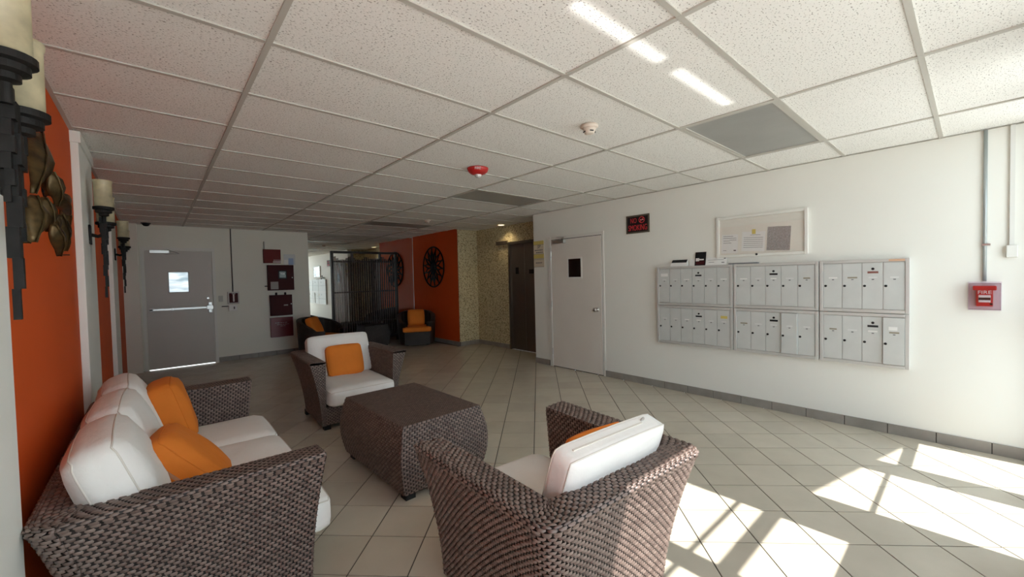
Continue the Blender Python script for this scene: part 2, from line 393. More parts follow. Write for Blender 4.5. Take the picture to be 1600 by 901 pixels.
MB().prism([(-1.5, YF-.1), (2.02, YF-.1), (2.02, YF-2.25), (-1.5, YF-2.25)], 0, .12).build('sun_shield_slab', CONC, cn)
ya = lambda x: -1.333-.24*(x-4.0)-2.9*k_
MB().prism([(3.75, YF-.1), (7.5, YF-.1), (7.5, ya(7.5)), (3.75, ya(3.75))], 0, .10).build('sun_shield_slab', CONC, cn)

# ------------------------------------------------------------------ doors
DAYG = emit('daylit_glass', (.82, .93, 1.0), 1.1, .1); nt, N, b = nodes(DAYG)
g = N.new('ShaderNodeNewGeometry'); mp = N.new('ShaderNodeMapping'); mp.inputs['Scale'].default_value = (2.5, 1, 12); nt.links.new(g.outputs['Position'], mp.inputs['Vector'])
nz = N.new('ShaderNodeTexNoise'); nz.inputs['Scale'].default_value = 1.6; nt.links.new(mp.outputs[0], nz.inputs['Vector'])
cr = N.new('ShaderNodeValToRGB'); cr.color_ramp.elements[0].position = .3; cr.color_ramp.elements[0].color = (.30, .42, .48, 1); cr.color_ramp.elements[1].position = .6; cr.color_ramp.elements[1].color = (.86, .95, 1, 1)
nt.links.new(nz.outputs['Fac'], cr.inputs[0]); nt.links.new(cr.outputs[0], b.inputs['Emission Color'])
d1 = struct(empty('door_1', (0, YB, 0)))
f = MB(); f.box(.645, .69, -.03, 0, 0, 2.09); f.box(1.61, 1.655, -.03, 0, 0, 2.09); f.box(.69, 1.61, -.03, 0, 2.035, 2.09); f.build('door_frame', FRAMEW, d1)
lf = MB(); lf.box(.697, 1.0, -.02, 0, .014, 2.03); lf.box(1.26, 1.603, -.02, 0, .014, 2.03); lf.box(1.0, 1.26, -.02, 0, .014, 1.32); lf.box(1.0, 1.26, -.02, 0, 1.66, 2.03); lf = lf.build('door_leaf', DOORW, d1)
f = MB(); f.box(.985, 1.0, -.028, -.0, 1.305, 1.675); f.box(1.26, 1.275, -.028, 0, 1.305, 1.675); f.box(1.0, 1.26, -.028, 0, 1.305, 1.32); f.box(1.0, 1.26, -.028, 0, 1.66, 1.675); f.build('vision_frame', mat('vision_frame', (.3, .29, .27), .4, .4), lf)
box('vision_glass', DAYG, (1.0, 1.26, -.008, -.003, 1.32, 1.66), lf)
f = MB(); f.box(.73, 1.50, -.075, -.045, 1.005, 1.045); f.box(.73, .78, -.075, -.02, 1.0, 1.05); f.box(1.02, 1.05, -.08, -.044, .997, 1.053); f.build('push_bar', STEEL, d1, bevel=.004)
f = MB(); f.box(1.50, 1.60, -.085, -.02, .99, 1.06); f.box(1.53, 1.585, -.06, -.02, .93, 1.12); f.build('latch_case', STEEL, d1, bevel=.004)
f = MB(); f.box(.76, 1.02, -.075, -.02, 1.985, 2.04); f.build('door_closer', STEEL, d1, bevel=.005)
MB().tube([(.95, -.07, 1.975), (1.15, -.10, 1.985), (1.0, -.03, 2.05)], .009, 6).build('closer_arm', STEEL, d1)
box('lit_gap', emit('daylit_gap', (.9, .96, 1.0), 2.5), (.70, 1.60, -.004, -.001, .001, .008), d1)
MB().lathe([(.026, 0), (.026, -.012), (.018, -.016)], (1.53, -.02, 1.19), 14, 'y').build('lock_cylinder', STEEL, d1)

d2 = struct(empty('door_2', (XR, 0, 0)))
f = MB(); f.box(-.022, 0, 2.445, 2.50, 0, 2.06); f.box(-.008, 0, 1.44, 1.476, 0, 2.06); f.box(-.008, 0, 1.476, 2.445, 2.015, 2.06); f.build('door_frame', FRAMEW, d2)
box('door_gap', BLACK, (-.002, 0, 1.476, 2.445, 0, 2.015), d2)
lf = box('door_leaf', mat('pale_door_paint', (.74, .70, .64), .45, noise=(3, .02)), (-.014, -.003, 1.484, 2.436, .012, 2.006), d2)
f = MB(); f.box(-.022, -.014, 1.825, 1.845, 1.40, 1.715); f.box(-.022, -.014, 2.085, 2.105, 1.40, 1.715); f.box(-.022, -.014, 1.845, 2.085, 1.40, 1.42); f.box(-.022, -.014, 1.845, 2.085, 1.695, 1.715); f.build('vision_frame', FRAMEW, lf)
box('vision_glass', mat('dark_glass', (.01, .01, .01), .08), (-.018, -.0135, 1.845, 2.085, 1.42, 1.695), lf)
MB().lathe([(.03, 0), (.03, -.006), (.012, -.01), (.012, -.04), (.026, -.05), (.03, -.065), (.022, -.08), (.004, -.083)], (-.014, 1.56, .945), 20, 'x').build('door_knob', STEEL, d2, smooth=True)
for z in (.25, 1.0, 1.78): MB().lathe([(.009, -.05), (.009, .05)], (-.024, 2.44, z), 10).build('hinge', STEEL, d2)
f = MB(); f.box(-.075, -.014, 2.13, 2.36, 1.945, 2.0); f.build('door_closer', STEEL, d2, bevel=.006)
MB().tube([(-.07, 2.2, 2.0), (-.16, 2.05, 2.02), (-.03, 2.30, 2.05)], .009, 6).build('closer_arm', STEEL, d2)

d3 = struct(empty('door_3', (XA, 0, 0)))
LF = mat('lift_frame_steel', (.16, .14, .12), .35, .8)
f = MB(); f.box(-.012, .09, 4.10, 4.15, 0, 2.14); f.box(-.012, .09, 3.30, 3.35, 0, 2.14); f.box(-.012, .09, 3.35, 4.10, 2.09, 2.14); f.build('lift_frame', LF, d3)
for a, b_ in ((3.728, 4.10), (3.35, 3.722)): box('lift_leaf', LIFT, (.04, .07, a, b_, .006, 2.09), d3)
box('lift_notice', BLACK, (.034, .0395, 3.90, 3.985, 1.50, 1.63), d3)
box('lift_notice', BLACK, (.034, .0395, 3.48, 3.60, 1.50, 1.58), d3)
box('lift_sill', STEEL, (-.01, .08, 3.35, 4.10, -.003, .004), d3)
t = tag(box('lift_lantern', LF, (XA-.05, XA, 4.16, 4.48, 2.10, 2.17)), 'dark metal call lantern bar on the speckled wall beside the lift', 'lift lantern')

# ------------------------------------------------------------------ mirror
mr_ = tag(empty('wall_mirror', (3.24, YB, 0)), 'large mirror wall behind the bamboo screen, beside the orange wall', 'mirror')
W_ = XO-3.24
box('mirror_glass', MIRROR, (.004, W_-.012, -.008, -.001, .0, H-.002), mr_)
box('edge_strip', ALU, (W_-.012, W_-.001, -.013, -.001, .0, H-.002), mr_)

# ------------------------------------------------------------------ wicker
def surf_normal(P, S_, T_, e=1e-3):
    a = P(np.clip(S_+e, 0, 1), T_)-P(np.clip(S_-e, 0, 1), T_); b_ = P(S_, np.clip(T_+e, 0, 1))-P(S_, np.clip(T_-e, 0, 1))
    n = np.cross(a, b_); return n/np.maximum(np.linalg.norm(n, axis=-1, keepdims=True), 1e-9)
def weave(mb, P, ls, lt, sgn=1, p=.034, h=.0145, amp=.0034):
    """one raised pillow for every visible strand crossing of a woven panel P(s,t), ls x lt metres"""
    nr = max(2, round(lt/h)); nc = max(2, round(ls/p))
    j, i = np.meshgrid(np.arange(nr), np.arange(-1, nc+1), indexing='ij')
    c = (i+.5+.5*(j % 2))/nc
    ok = (c > -.01) & (c < 1.01); c, j = c[ok], j[ok]
    du = np.array([-.43, -.24, .24, .43])/nc; dv = np.array([-.47, 0, .47])/nr
    S_ = np.clip(c[:, None, None]+du[None, :, None]+0*dv[None, None, :], 0, 1)
    T_ = np.clip(((j+.5)/nr)[:, None, None]+dv[None, None, :]+0*du[None, :, None], 0, 1)
    hh = amp*(np.array([-1., .8, .8, -1.])[:, None]+np.array([-1.1, 0, -1.1])[None, :])
    V = P(S_, T_)+sgn*hh[None, :, :, None]*surf_normal(P, S_, T_)
    n = len(c); f0 = np.array([(a*3+b_, a*3+3+b_, a*3+4+b_, a*3+1+b_) for a in range(3) for b_ in range(2)])
    if sgn < 0: f0 = f0[:, ::-1]
    mb.add(V.reshape(-1, 3), (np.arange(n)[:, None, None]*12+f0[None]).reshape(-1, 4))
def underlay(mb, P, sgn=1, n=(14, 10), off=.003):
    S_, T_ = np.meshgrid(np.linspace(0, 1, n[0]), np.linspace(0, 1, n[1]), indexing='ij')
    mb.grid(P(S_, T_)-sgn*off*surf_normal(P, S_, T_))
def st(*c): return np.stack(np.broadcast_arrays(*c), -1).astype(float)
class Wick:
    """panels of one part: woven strands over a dark backing"""
    def __init__(s, p=.034, h=.0145, amp=.0034): s.a = MB(); s.b = MB(); s.k = dict(p=p, h=h, amp=amp)
    def panel(s, P, ls, lt, sgn=1, **k):
        weave(s.a, P, ls, lt, sgn, **{**s.k, **k}); underlay(s.b, P, sgn); return s
    def build(s, name, root, m=None):
        o = s.b.build(name, RATTAN_BASE, root)
        w_ = s.a.build('weave', m or RATTAN, o, smooth=True); w_['kind'] = 'stuff'; return o

def seating(name, hw, d, zr=.672, F=.105, w=.142, r=.075):
    root = empty(name); zb = .045
    g = lambda t: t**1.7
    k = lambda t: F*(1-g(t))
    yf = lambda t: -d/2+.45*k(t)
    yb = lambda t: d/2-k(t)
    z = lambda t: zb+(zr-.018-zb)*t
    ta = .02
    PQ, PO, PZ = [0, .1, .22, .4, 1], [0, -.008, 0, .02, w], [-.022, -.006, .008, .011, .003]
    iw = hw-w
    for sg in (-1, 1):
        A = Wick()
        A.panel(lambda s_, t: st(sg*(hw-k(t)-ta*s_), yf(t)+(yb(t)-r-yf(t))*s_, z(t)), d-r, zr-zb, sg)                       # outside
        A.panel(lambda s_, t: st(sg*(hw-ta*s_-np.interp(t, PQ, PO)), -d/2+(d-r)*s_+np.interp(t, PQ, PO)/w*(r-w)*s_, zr+np.interp(t, PQ, PZ)), d-r, w+.02, sg)  # rim
        A.panel(lambda s_, t: st(sg*(iw-ta*s_), -d/2+.45*F*(1-t)+(d-w-.45*F*(1-t))*s_, .2+(zr+.002-.2)*t), d-w, zr-.2, -sg)      # inside
        A.panel(lambda s_, t: st(sg*(iw+(hw-k(t)-iw)*s_), yf(t)+0*s_, z(t)), w*.8, zr-zb, sg, p=.03)                             # front end
        A.build('arm', root)
    B = Wick()
    def path(s_, aw, yy, rr):
        la = rr*PI/2; ll = 2*(aw-rr); tot = 2*la+ll; l = s_*tot
        a1 = np.clip(l/la, 0, 1)*PI/2; a2 = np.clip((l-la-ll)/la, 0, 1)*PI/2
        x = -(aw-rr)-rr*np.cos(a1)+np.clip(l-la, 0, ll)+rr*np.sin(a2)
        y = yy-rr+rr*np.sin(a1)-rr*(1-np.cos(a2)); return x, y
    def outer(s_, t):
        x, y = path(s_, hw-ta-k(t), yb(t), r); return st(x, y, z(t))
    def rim(s_, t):
        x, y = path(s_, hw-ta, d/2, r); la = r*PI/2; ll = 2*(hw-ta-r); fr = np.clip((s_*(2*la+ll)-la)/ll, 0, 1)
        xi = -(iw-ta)+2*(iw-ta)*fr; q = np.interp(t, PQ, PO)/w
        return st(x+(xi-x)*q, y+(d/2-w-y)*q, zr+np.interp(t, PQ, PZ))
    L = 2*(hw-ta)
    B.panel(outer, L, zr-zb, -1); B.panel(rim, L, w+.02, -1)
    B.panel(lambda s_, t: st(-(iw-ta)+2*(iw-ta)*s_, d/2-w+0*t, .2+(zr+.002-.2)*t), 2*iw, zr-.2, 1)
    B.build('backrest', root)
    ay = -d/2+.045
    C_ = Wick(); C_.panel(lambda s_, t: st(-iw+2*iw*s_, ay+0*t, .05+.17*t), 2*iw, .17, 1); C_.build('front_apron', root)
    box('seat_deck', RATTAN_BASE, (-iw+.005, iw-.005, ay+.006, d/2-w-.006, .10, .225), root)
    for sx in (-1, 1):
        for yy in (-d/2+.09, d/2-F-.05): box('foot', BLACK, (sx*(hw-F-.05)-.03, sx*(hw-F-.05)+.03, yy-.03, yy+.03, 0, .055), root)
    return root

# ------------------------------------------------------------------ cushions
def cushion(name, sx, sy, sz, m, r=.035, puff=.02, n=13, seed=0, pipe=True, wob=.004, zipper=None):
    h = np.array([sx, sy, sz])/2; q = np.linspace(-1, 1, n); mb = MB(); rs = np.random.default_rng(seed); ph = rs.uniform(0, 6, (4, 3)); fq = rs.uniform(4, 11, (4, 3))
    def shape(P):
        p_ = P*h; inner = np.clip(p_, -(h-r), h-r); dlt = p_-inner; L = np.linalg.norm(dlt, axis=-1, keepdims=True); o = inner+np.where(L > 1e-9, dlt/np.maximum(L, 1e-9)*r, 0)
        bu = (1-P[..., 0]**2)*(1-P[..., 1]**2); o[..., 2] += puff*np.sqrt(np.maximum(bu, 0))*P[..., 2]
        o[..., 0] += .3*puff*(1-P[..., 1]**2)*P[..., 0]; o[..., 1] += .3*puff*(1-P[..., 0]**2)*P[..., 1]
        nz_ = sum(np.sin(o[..., 0]*fq[i, 0]*2+ph[i, 0])*np.sin(o[..., 1]*fq[i, 1]*2+ph[i, 1])*np.cos(o[..., 2]*fq[i, 2]*2+ph[i, 2]) for i in range(4))
        o[..., 2] += wob*nz_*P[..., 2]*np.sqrt(np.maximum(bu, 0)); return o
    A_, B_ = np.meshgrid(q, q, indexing='ij'); one = np.ones_like(A_)
    for ax in range(3):
        for sg in (-1, 1):
            c = [A_, B_]; c.insert(ax, one*sg); P = np.stack(c, -1); mb.grid(shape(P), flip=(sg > 0) == (ax == 1))
    o = mb.build(name, m, smooth=True)
    bm = bmesh.new(); bm.from_mesh(o.data); bmesh.ops.remove_doubles(bm, verts=bm.verts, dist=1e-4); bmesh.ops.recalc_face_normals(bm, faces=bm.faces); bm.to_mesh(o.data); bm.free()
    o.data.shade_smooth()
    if pipe:
        t = np.linspace(-1, 1, 14)[:-1]; e = np.ones(13)
        ring = np.concatenate([np.stack([t, -e], 1), np.stack([e, t], 1), np.stack([-t, e], 1), np.stack([-e, -t], 1)])
        for sg in (-1, 1):
            P = np.concatenate([ring, np.full((len(ring), 1), sg*.86)], 1); pts = shape(P)
            MB().tube([tuple(v) for v in pts], .0035, 6, closed=True).build('piping', PIPING if m is CLOTH else m, o, smooth=True)
    if zipper:
        ax0, ax1, c = zipper
        MB().box(ax0, ax1, -sy/2-.3*puff-.004, -sy/2+.01, c-.007, c+.007).build('zip', ZIP, o)
    return o
def put(o, loc, rot): o.location = loc; o.rotation_euler = rot; return o

# ------------------------------------------------------------------ sofa group
sofa = tag(seating('wicker_sofa', 1.0, .885), 'long dark brown wicker sofa with flared arms against the orange wall', 'sofa')
sofa.location = (.918, .897, 0); sofa.rotation_euler = (0, 0, PI/2)
armA = tag(seating('wicker_armchair', .482, .88), 'brown wicker armchair facing the coffee table with its back to the mirror', 'armchair', 'wicker armchairs at the coffee table')
armB = copy_tree(armA); armB['label'] = 'brown wicker armchair with sunlight on its back'
armA.location = (2.352, 2.51, 0); armA.rotation_euler = (0, 0, 0)
armB.location = (2.145, -.765, 0); armB.rotation_euler = (0, 0, PI-math.radians(3.5))

for i in range(3):
    c = cushion('seat_cushion', .80, .566, .165, CLOTH, .045, .022, seed=i+1)
    put(c, (1.025, .325+.572*i, .315), (0, math.radians(-1), 0)); tag(c, ['white sofa seat cushion next to the arm nearer the sunlit armchair', 'white middle seat cushion of the sofa', 'white sofa seat cushion next to the arm nearer the exit door'][i], 'cushion', 'white sofa seat cushions')
for i in range(3):
    c = cushion('back_cushion', .46, .555, .165, CLOTH, .06, .035, seed=i+11, wob=.007)
    put(c, (.685, .32+.575*i+(.0, .01, .0)[i], .640), (math.radians((1.5, -1, 2)[i]), math.radians(-109), 0)); tag(c, ['white sofa back cushion next to the arm nearer the sunlit armchair', 'white middle back cushion of the sofa', 'white sofa back cushion next to the arm nearer the exit door'][i], 'cushion', 'white sofa back cushions')
c = cushion('throw_pillow', .40, .38, .15, OCLOTH, .05, .03, seed=31, wob=.006, zipper=(-.10, .12, .02)); tag(c, 'orange throw pillow with a zip, tipped back on the sofa', 'pillow', 'orange pillows on the sofa')
put(c, (.905, .60, .545), (math.radians(4), math.radians(-132), math.radians(-10)))
c = cushion('throw_pillow', .40, .40, .16, OCLOTH, .055, .03, seed=32, wob=.006); tag(c, 'orange throw pillow standing upright on the sofa by the far arm', 'pillow', 'orange pillows on the sofa')
put(c, (.865, 1.46, .620), (math.radians(4), math.radians(-106), math.radians(-6)))
# armchair A cushions
c = cushion('seat_cushion', .66, .72, .165, CLOTH, .045, .018, seed=41, zipper=(-.2, .22, -.02)); put(c, (2.352, 2.37, .318), (math.radians(1), 0, 0)); tag(c, 'white seat cushion of the armchair facing the coffee table', 'cushion', 'white armchair seat cushions')
c = cushion('back_cushion', .66, .46, .14, CLOTH, .04, .02, seed=42); put(c, (2.36, 2.76, .605), (math.radians(70), 0, math.radians(-1.5))); tag(c, 'white back cushion behind the square orange pillow', 'cushion', 'white armchair back cushions')
c = cushion('throw_pillow', .37, .33, .09, OCLOTH, .03, .03, seed=43); put(c, (2.37, 2.615, .565), (math.radians(68), 0, math.radians(-3))); tag(c, 'square orange pillow on the armchair that faces the coffee table', 'pillow', 'orange armchair pillows')
# armchair B cushions
c = cushion('seat_cushion', .66, .74, .165, CLOTH, .045, .018, seed=51); put(c, (2.16, -.62, .318), (0, 0, math.radians(-3.5))); tag(c, 'white seat cushion of the sunlit armchair', 'cushion', 'white armchair seat cushions')
c = cushion('back_cushion', .59, .44, .105, CLOTH, .022, .018, seed=52, zipper=None); put(c, (2.172, -.995, .595), (math.radians(-72), 0, math.radians(-3.5))); tag(c, 'white back cushion standing in the sunlit armchair', 'cushion', 'white armchair back cushions')
MB().box(-.24, .18, -.2275, -.215, -.004, .004).build('zip', PIPING, c); MB().lathe([(.012, 0), (.012, .004)], (.2, -.228, .01), 10).build('zip_pull', STEEL, c)
c = cushion('throw_pillow', .36, .34, .10, OCLOTH, .03, .03, seed=53); put(c, (2.285, -.855, .574), (math.radians(-68), 0, math.radians(-5))); tag(c, 'orange pillow tucked in front of the back cushion of the sunlit armchair', 'pillow', 'orange armchair pillows')

# ------------------------------------------------------------------ coffee table
ct = tag(empty('coffee_table', (2.275, .90, 0), math.radians(1.5)), 'brown wicker coffee table with bulging sides and a flat top', 'coffee table')
def barrel(root, hx, hy, z0, z1, bul, k=None, m=None, pitch={}):
    b_ = lambda t: bul*np.sin(np.clip(.12+.8*t, 0, 1)*PI)-bul*math.sin(.92*PI)
    z = lambda t: z0+(z1-z0)*t
    for sg in (-1, 1):
        Wick(**pitch).panel(lambda s_, t: st((2*s_-1)*(hx+b_(t)), sg*(hy+b_(t)), z(t)), 2*hx, z1-z0, -sg).build('side_panel', root, m)
        Wick(**pitch).panel(lambda s_, t: st(sg*(hx+b_(t)), (2*s_-1)*(hy+b_(t)), z(t)), 2*hy, z1-z0, sg).build('side_panel', root, m)
    Wick(p=.02, h=.011, amp=.0012).panel(lambda s_, t: st((2*s_-1)*hx, (2*t-1)*hy, z1+0*s_), 2*hx, 2*hy, 1).build('table_top', root, m)
    for sx in (-1, 1):
        for sy in (-1, 1): box('foot', BLACK, (sx*(hx-.05)-.035, sx*(hx-.05)+.035, sy*(hy-.05)-.035, sy*(hy-.05)+.035, 0, z0+.01), root)
barrel(ct, .312, .482, .045, .495, .055)

# ------------------------------------------------------------------ far seating corner
def tub(name):
    root = empty(name); R1, R0, zb = .42, .40, .03
    ang = lambda s_: PI*(1.16-1.32*s_)*-1+PI            # sweeps round the back, open at the front (-y)
    def rad(s_, r_):
        a = (-.30+1.60*s_)*PI; return r_*np.cos(a), r_*np.sin(a)
    top = lambda s_: .50+.24*np.clip(np.sin(np.clip((s_-.08)/.84, 0, 1)*PI), 0, 1)**.7
    Wick(p=.045, h=.02).panel(lambda s_, t: st(*rad(s_, R1-.03*(1-t)), zb+(top(s_)-zb)*t), 2.0, .65, 1).build('shell', root, RATTAND)
    Wick(p=.045, h=.02).panel(lambda s_, t: st(*rad(s_, R1-.085), .2+(top(s_)-.2)*t), 1.7, .5, -1).build('shell_lining', root, RATTAND)
    Wick(p=.045, h=.02).panel(lambda s_, t: st(*rad(s_, R1-.085*t), top(s_)+.006*np.sin(t*PI)), 2.0, .09, 1).build('rim', root, RATTAND)
    fa = .35
    Wick(p=.045, h=.02).panel(lambda s_, t: st((2*s_-1)*.27, -.36-.04*np.cos((2*s_-1)*PI/2), .03+.27*t), .54, .27, 1).build('front_apron', root, RATTAND)
    o = MB(); o.lathe([(.33, .15), (.33, .30)], n=28); o.build('seat_deck', RATTAN_BASE, root)
    for a in (45, 135, 225, 315): box('foot', BLACK, (.3*math.cos(math.radians(a))-.025, .3*math.cos(math.radians(a))+.025, .3*math.sin(math.radians(a))-.025, .3*math.sin(math.radians(a))+.025, 0, .04), root)
    return root
chC = tag(tub('tub_chair'), 'dark wicker tub chair with an orange pillow in the corner by the orange wall', 'armchair', 'dark tub chairs by the mirror')
chD = copy_tree(chC); chD['label'] = 'dark wicker tub chair beside the back wall and its red cabinets'
chC.location = (5.19, 6.25, 0); chC.rotation_euler = (0, 0, math.radians(-26))
chD.location = (3.22, 6.42, 0); chD.rotation_euler = (0, 0, math.radians(30))
def local(root_o, x, y, z):
    c_, s_ = math.cos(root_o.rotation_euler.z), math.sin(root_o.rotation_euler.z); return (root_o.location.x+c_*x-s_*y, root_o.location.y+s_*x+c_*y, z)
for ch, l1, l2, sd_ in ((chC, 'orange seat cushion of the tub chair by the orange wall', 'square orange pillow upright in the tub chair by the orange wall', 61), (chD, 'orange seat cushion of the tub chair beside the red cabinets', 'orange pillow leaning in the tub chair beside the red cabinets', 71)):
    rz = ch.rotation_euler.z
    c = cushion('seat_cushion', .60, .58, .10, OCLOTH, .03, .01, seed=sd_); put(c, local(ch, 0, -.10, .355), (0, 0, rz)); tag(c, l1, 'cushion', 'orange tub chair seat cushions')
    c = cushion('throw_pillow', .36, .36, .10, OCLOTH, .03, .03, seed=sd_+1); put(c, local(ch, 0 if ch is chC else -.02, .13, .57), (math.radians(68), 0, rz+(0 if ch is chC else .35))); tag(c, l2, 'pillow', 'orange tub chair pillows')
ft = tag(empty('side_table', (4.37, 6.70, 0)), 'dark wicker box table standing between the two tub chairs', 'side table')
barrel(ft, .26, .22, .03, .47, .03, m=RATTAND, pitch=dict(p=.045, h=.02))

# bamboo screen against the mirror
SX0, SX1, SZ = 3.69, 5.21, 2.10
scn = tag(empty('bamboo_screen', (SX0, 7.168, 0)), 'tall dark framed screen of upright bamboo canes in front of the mirror', 'screen')
SW = SX1-SX0
for x in (0, SW-.05): box('post', SCREENF, (x, x+.045, -.02, .016, 0, SZ), scn)
box('top_rail', SCREENF, (.05, SW-.05, -.02, .02, SZ-.05, SZ), scn); box('bottom_rail', SCREENF, (.05, SW-.05, -.02, .02, .10, .15), scn)
for z in (1.87, 1.19, .5): box('cross_rail', SCREENF, (.045, SW-.045, -.002, .014, z-.014, z+.014), scn)
for x in (.44, 1.08): box('short_post', SCREENF, (x, x+.035, -.013, .013, 1.884, SZ-.05), scn)
npole = 27
for i in range(npole):
    x = .085+(SW-.17)*i/(npole-1); zt = 1.98-.07*math.sin((i % 7)/6*PI)+random.uniform(-.012, .012)
    rr = random.uniform(.0095, .0125); zs = np.linspace(.15, zt, 7)
    pr_ = []; ra = []
    for k2, z in enumerate(zs):
        pr_ += [(x, -.016, z-.004), (x, -.016, z), (x, -.016, z+.004)] if 0 < k2 < 6 else [(x, -.016, z)]
        ra += [rr, rr*1.15, rr] if 0 < k2 < 6 else [rr]
    MB().tube(pr_, ra, 8).build('cane', BAMBOO, scn, smooth=False)

# sunburst on the orange wall
sb = tag(empty('sunburst_wall_art', (XO, 6.2, 1.715)), 'black iron sunburst in a ring hung on the orange wall', 'wall art')
RR = .455
MB().tube([(-.02, RR*math.cos(a), RR*math.sin(a)) for a in np.linspace(0, 2*PI, 49)[:-1]], .016, 8, closed=True).build('ring', DARKMETAL, sb, smooth=True)
MB().lathe([(.002, -.05), (.05, -.045), (.085, -.03), (.13, -.012), (.13, -.004)], (0, 0, 0), 24, 'x').build('hub', DARKMETAL, sb, smooth=True)
for i in range(28):
    a0 = 2*PI*i/28; pts = []; ra = []
    for q in np.linspace(0, 1, 9):
        rr_ = .08+(RR-.09)*q; a = a0+.10*math.sin(q*PI*1.8)*(1 if i % 2 else -1)
        pts.append((-.018-.008*math.sin(q*PI), rr_*math.cos(a), rr_*math.sin(a))); ra.append((.017*(1-q)**.6+.005) if i % 2 else (.014*math.sin(min(1, q)*PI)+.005))
    MB().tube(pts, ra, 6).build('ray', DARKMETAL, sb, smooth=True)

# ------------------------------------------------------------------ mailboxes
XM = XR-.052
def mz(v, c): return c+(v-c)*(XM-CAM.x)/(XR-CAM.x)
def my_(y): return mz(y, CAM.y)
def mzz(z): return mz(z, CAM.z)
BANKS = [(.644, -.255, 6, 3), (-.262, -1.025, 5, 2), (-1.032, -1.651, 4, 2)]
NM = [['mailbox panel with six doors, upper row, under the leaflets', 'mailbox panel with six doors, lower row, nearest the door'], ['mailbox panel with five doors, upper row, under the notice board', 'mailbox panel with five doors, lower row, one door standing proud'], ['mailbox panel with four doors, upper row, with an orange sticker on the rim', 'mailbox panel with four doors, lower row, its end door standing proud']]
CARDM = [PAPER, mat('brown_tape', (.25, .22, .15), .7), mat('pale_tag', (.66, .67, .66), .6)]
for bi, (ya_, yb_, nd, dark) in enumerate(BANKS):
    for row in (0, 1):
        y0, y1 = my_(yb_), my_(ya_); z1, z0 = (mzz(1.525), mzz(1.05)) if row == 0 else (mzz(1.045), mzz(.575))
        t = tag(empty('mailbox_panel', (XR, (y0+y1)/2, z0)), 'grey metal '+NM[bi][row], 'mailbox', 'wall mailbox panels')
        hy = (y1-y0)/2; hz = z1-z0; fw = .028; X0 = -.052
        box('case', SHUT, (-.046, 0, -hy+.004, hy-.004, .004, hz-.004), t)
        f = MB(); f.box(X0-.006, -.040, -hy, -hy+fw, 0, hz); f.box(X0-.006, -.040, hy-fw, hy, 0, hz); f.box(X0-.006, -.040, -hy+fw, hy-fw, 0, fw); f.box(X0-.006, -.040, -hy+fw, hy-fw, hz-fw, hz); f.build('frame', ALU, t, bevel=.003)
        dw = (2*hy-2*fw)/nd
        for k in range(nd):
            a = hy-fw-(k+1)*dw+.0025; b_ = hy-fw-k*dw-.0025
            pop = .016 if (bi == 1 and row == 1 and k == 3) or (bi == 2 and row == 1 and k == 3) else 0
            dd = box('mailbox_door', ALUD, (X0-pop, -.045, a, b_, fw+.004, hz-fw-.004), t, bevel=.0015)
            xf = X0-pop; zl = fw+(hz-2*fw)*(.50 if row == 0 else .44)
            MB().lathe([(.0105, 0), (.0105, -.004), (.007, -.006)], (xf, b_-.016, zl), 10, 'x').build('lock', BLACK, dd)
            zc = hz-fw-(hz-2*fw)*.32; cw = dw*random.uniform(.36, .5); cm = CARDM[2] if random.random() < .55 else CARDM[0] if random.random() < .7 else CARDM[1]
            yc = (a+b_)/2-.004
            box('name_card', cm, (xf-.0012, xf, yc-cw/2, yc+cw/2, zc-.006, zc+.006), dd)
            box('number_tag', INK, (xf-.001, xf, yc-.008, yc+.008, zc-.021, zc-.014), dd)
            if bi == 0 and row == 0 and k == 0: box('name_card', PAPER, (xf-.0012, xf, yc-.045, yc+.045, zc+.04, zc+.075), dd)
            if bi == 2 and row == 1 and k == 3: box('name_card', PAPER, (xf-.0014, xf, yc-.02, yc+.035, zc+.02, zc+.05), dd)
            if bi == 0 and row == 1 and k == 5: box('name_card', YELLOW, (xf-.0012, xf, yc-.035, yc+.035, zc+.035, zc+.065), dd)
            if k == dark:
                MB().lathe([(.011, 0), (.011, -.003)], (xf, yc, zc+.075), 12, 'x').build('master_lock', BLACK, dd)
                box('collection_plate', BLACK if not (bi == 2 and row == 0) else mat('brown_plate', (.22, .08, .06), .6), (xf-.0015, xf, yc-.036, yc+.036, zc+.036, zc+.054), dd)
        if bi == 2 and row == 0: box('sticker', mat('orange_sticker', (.6, .38, .25), .7), (X0-.0072, X0-.006, -hy+.03, -hy+.13, hz-.024, hz-.006), t)
ZT = mzz(1.525)
lx = XM-.0
b_ = tag(empty('card_box', (XM+.002, my_(.36), ZT)), 'small white card box with a black slanted top on the mailboxes', 'card box')
MB().add([(0, -.105, 0), (0, .105, 0), (.045, .105, 0), (.045, -.105, 0), (.012, -.095, .04), (.012, .095, .04), (.045, .095, .075), (.045, -.095, .075)], [(0, 1, 2, 3), (0, 1, 5, 4), (4, 5, 6, 7), (1, 2, 6, 5), (2, 3, 7, 6), (3, 0, 4, 7)]).build('box', PAPER, b_)
MB().add([(.0105, -.093, .042), (.0105, .093, .042), (.043, .093, .077), (.043, -.093, .077)], [(0, 1, 2, 3)]).build('dark_label', BLACK, b_)
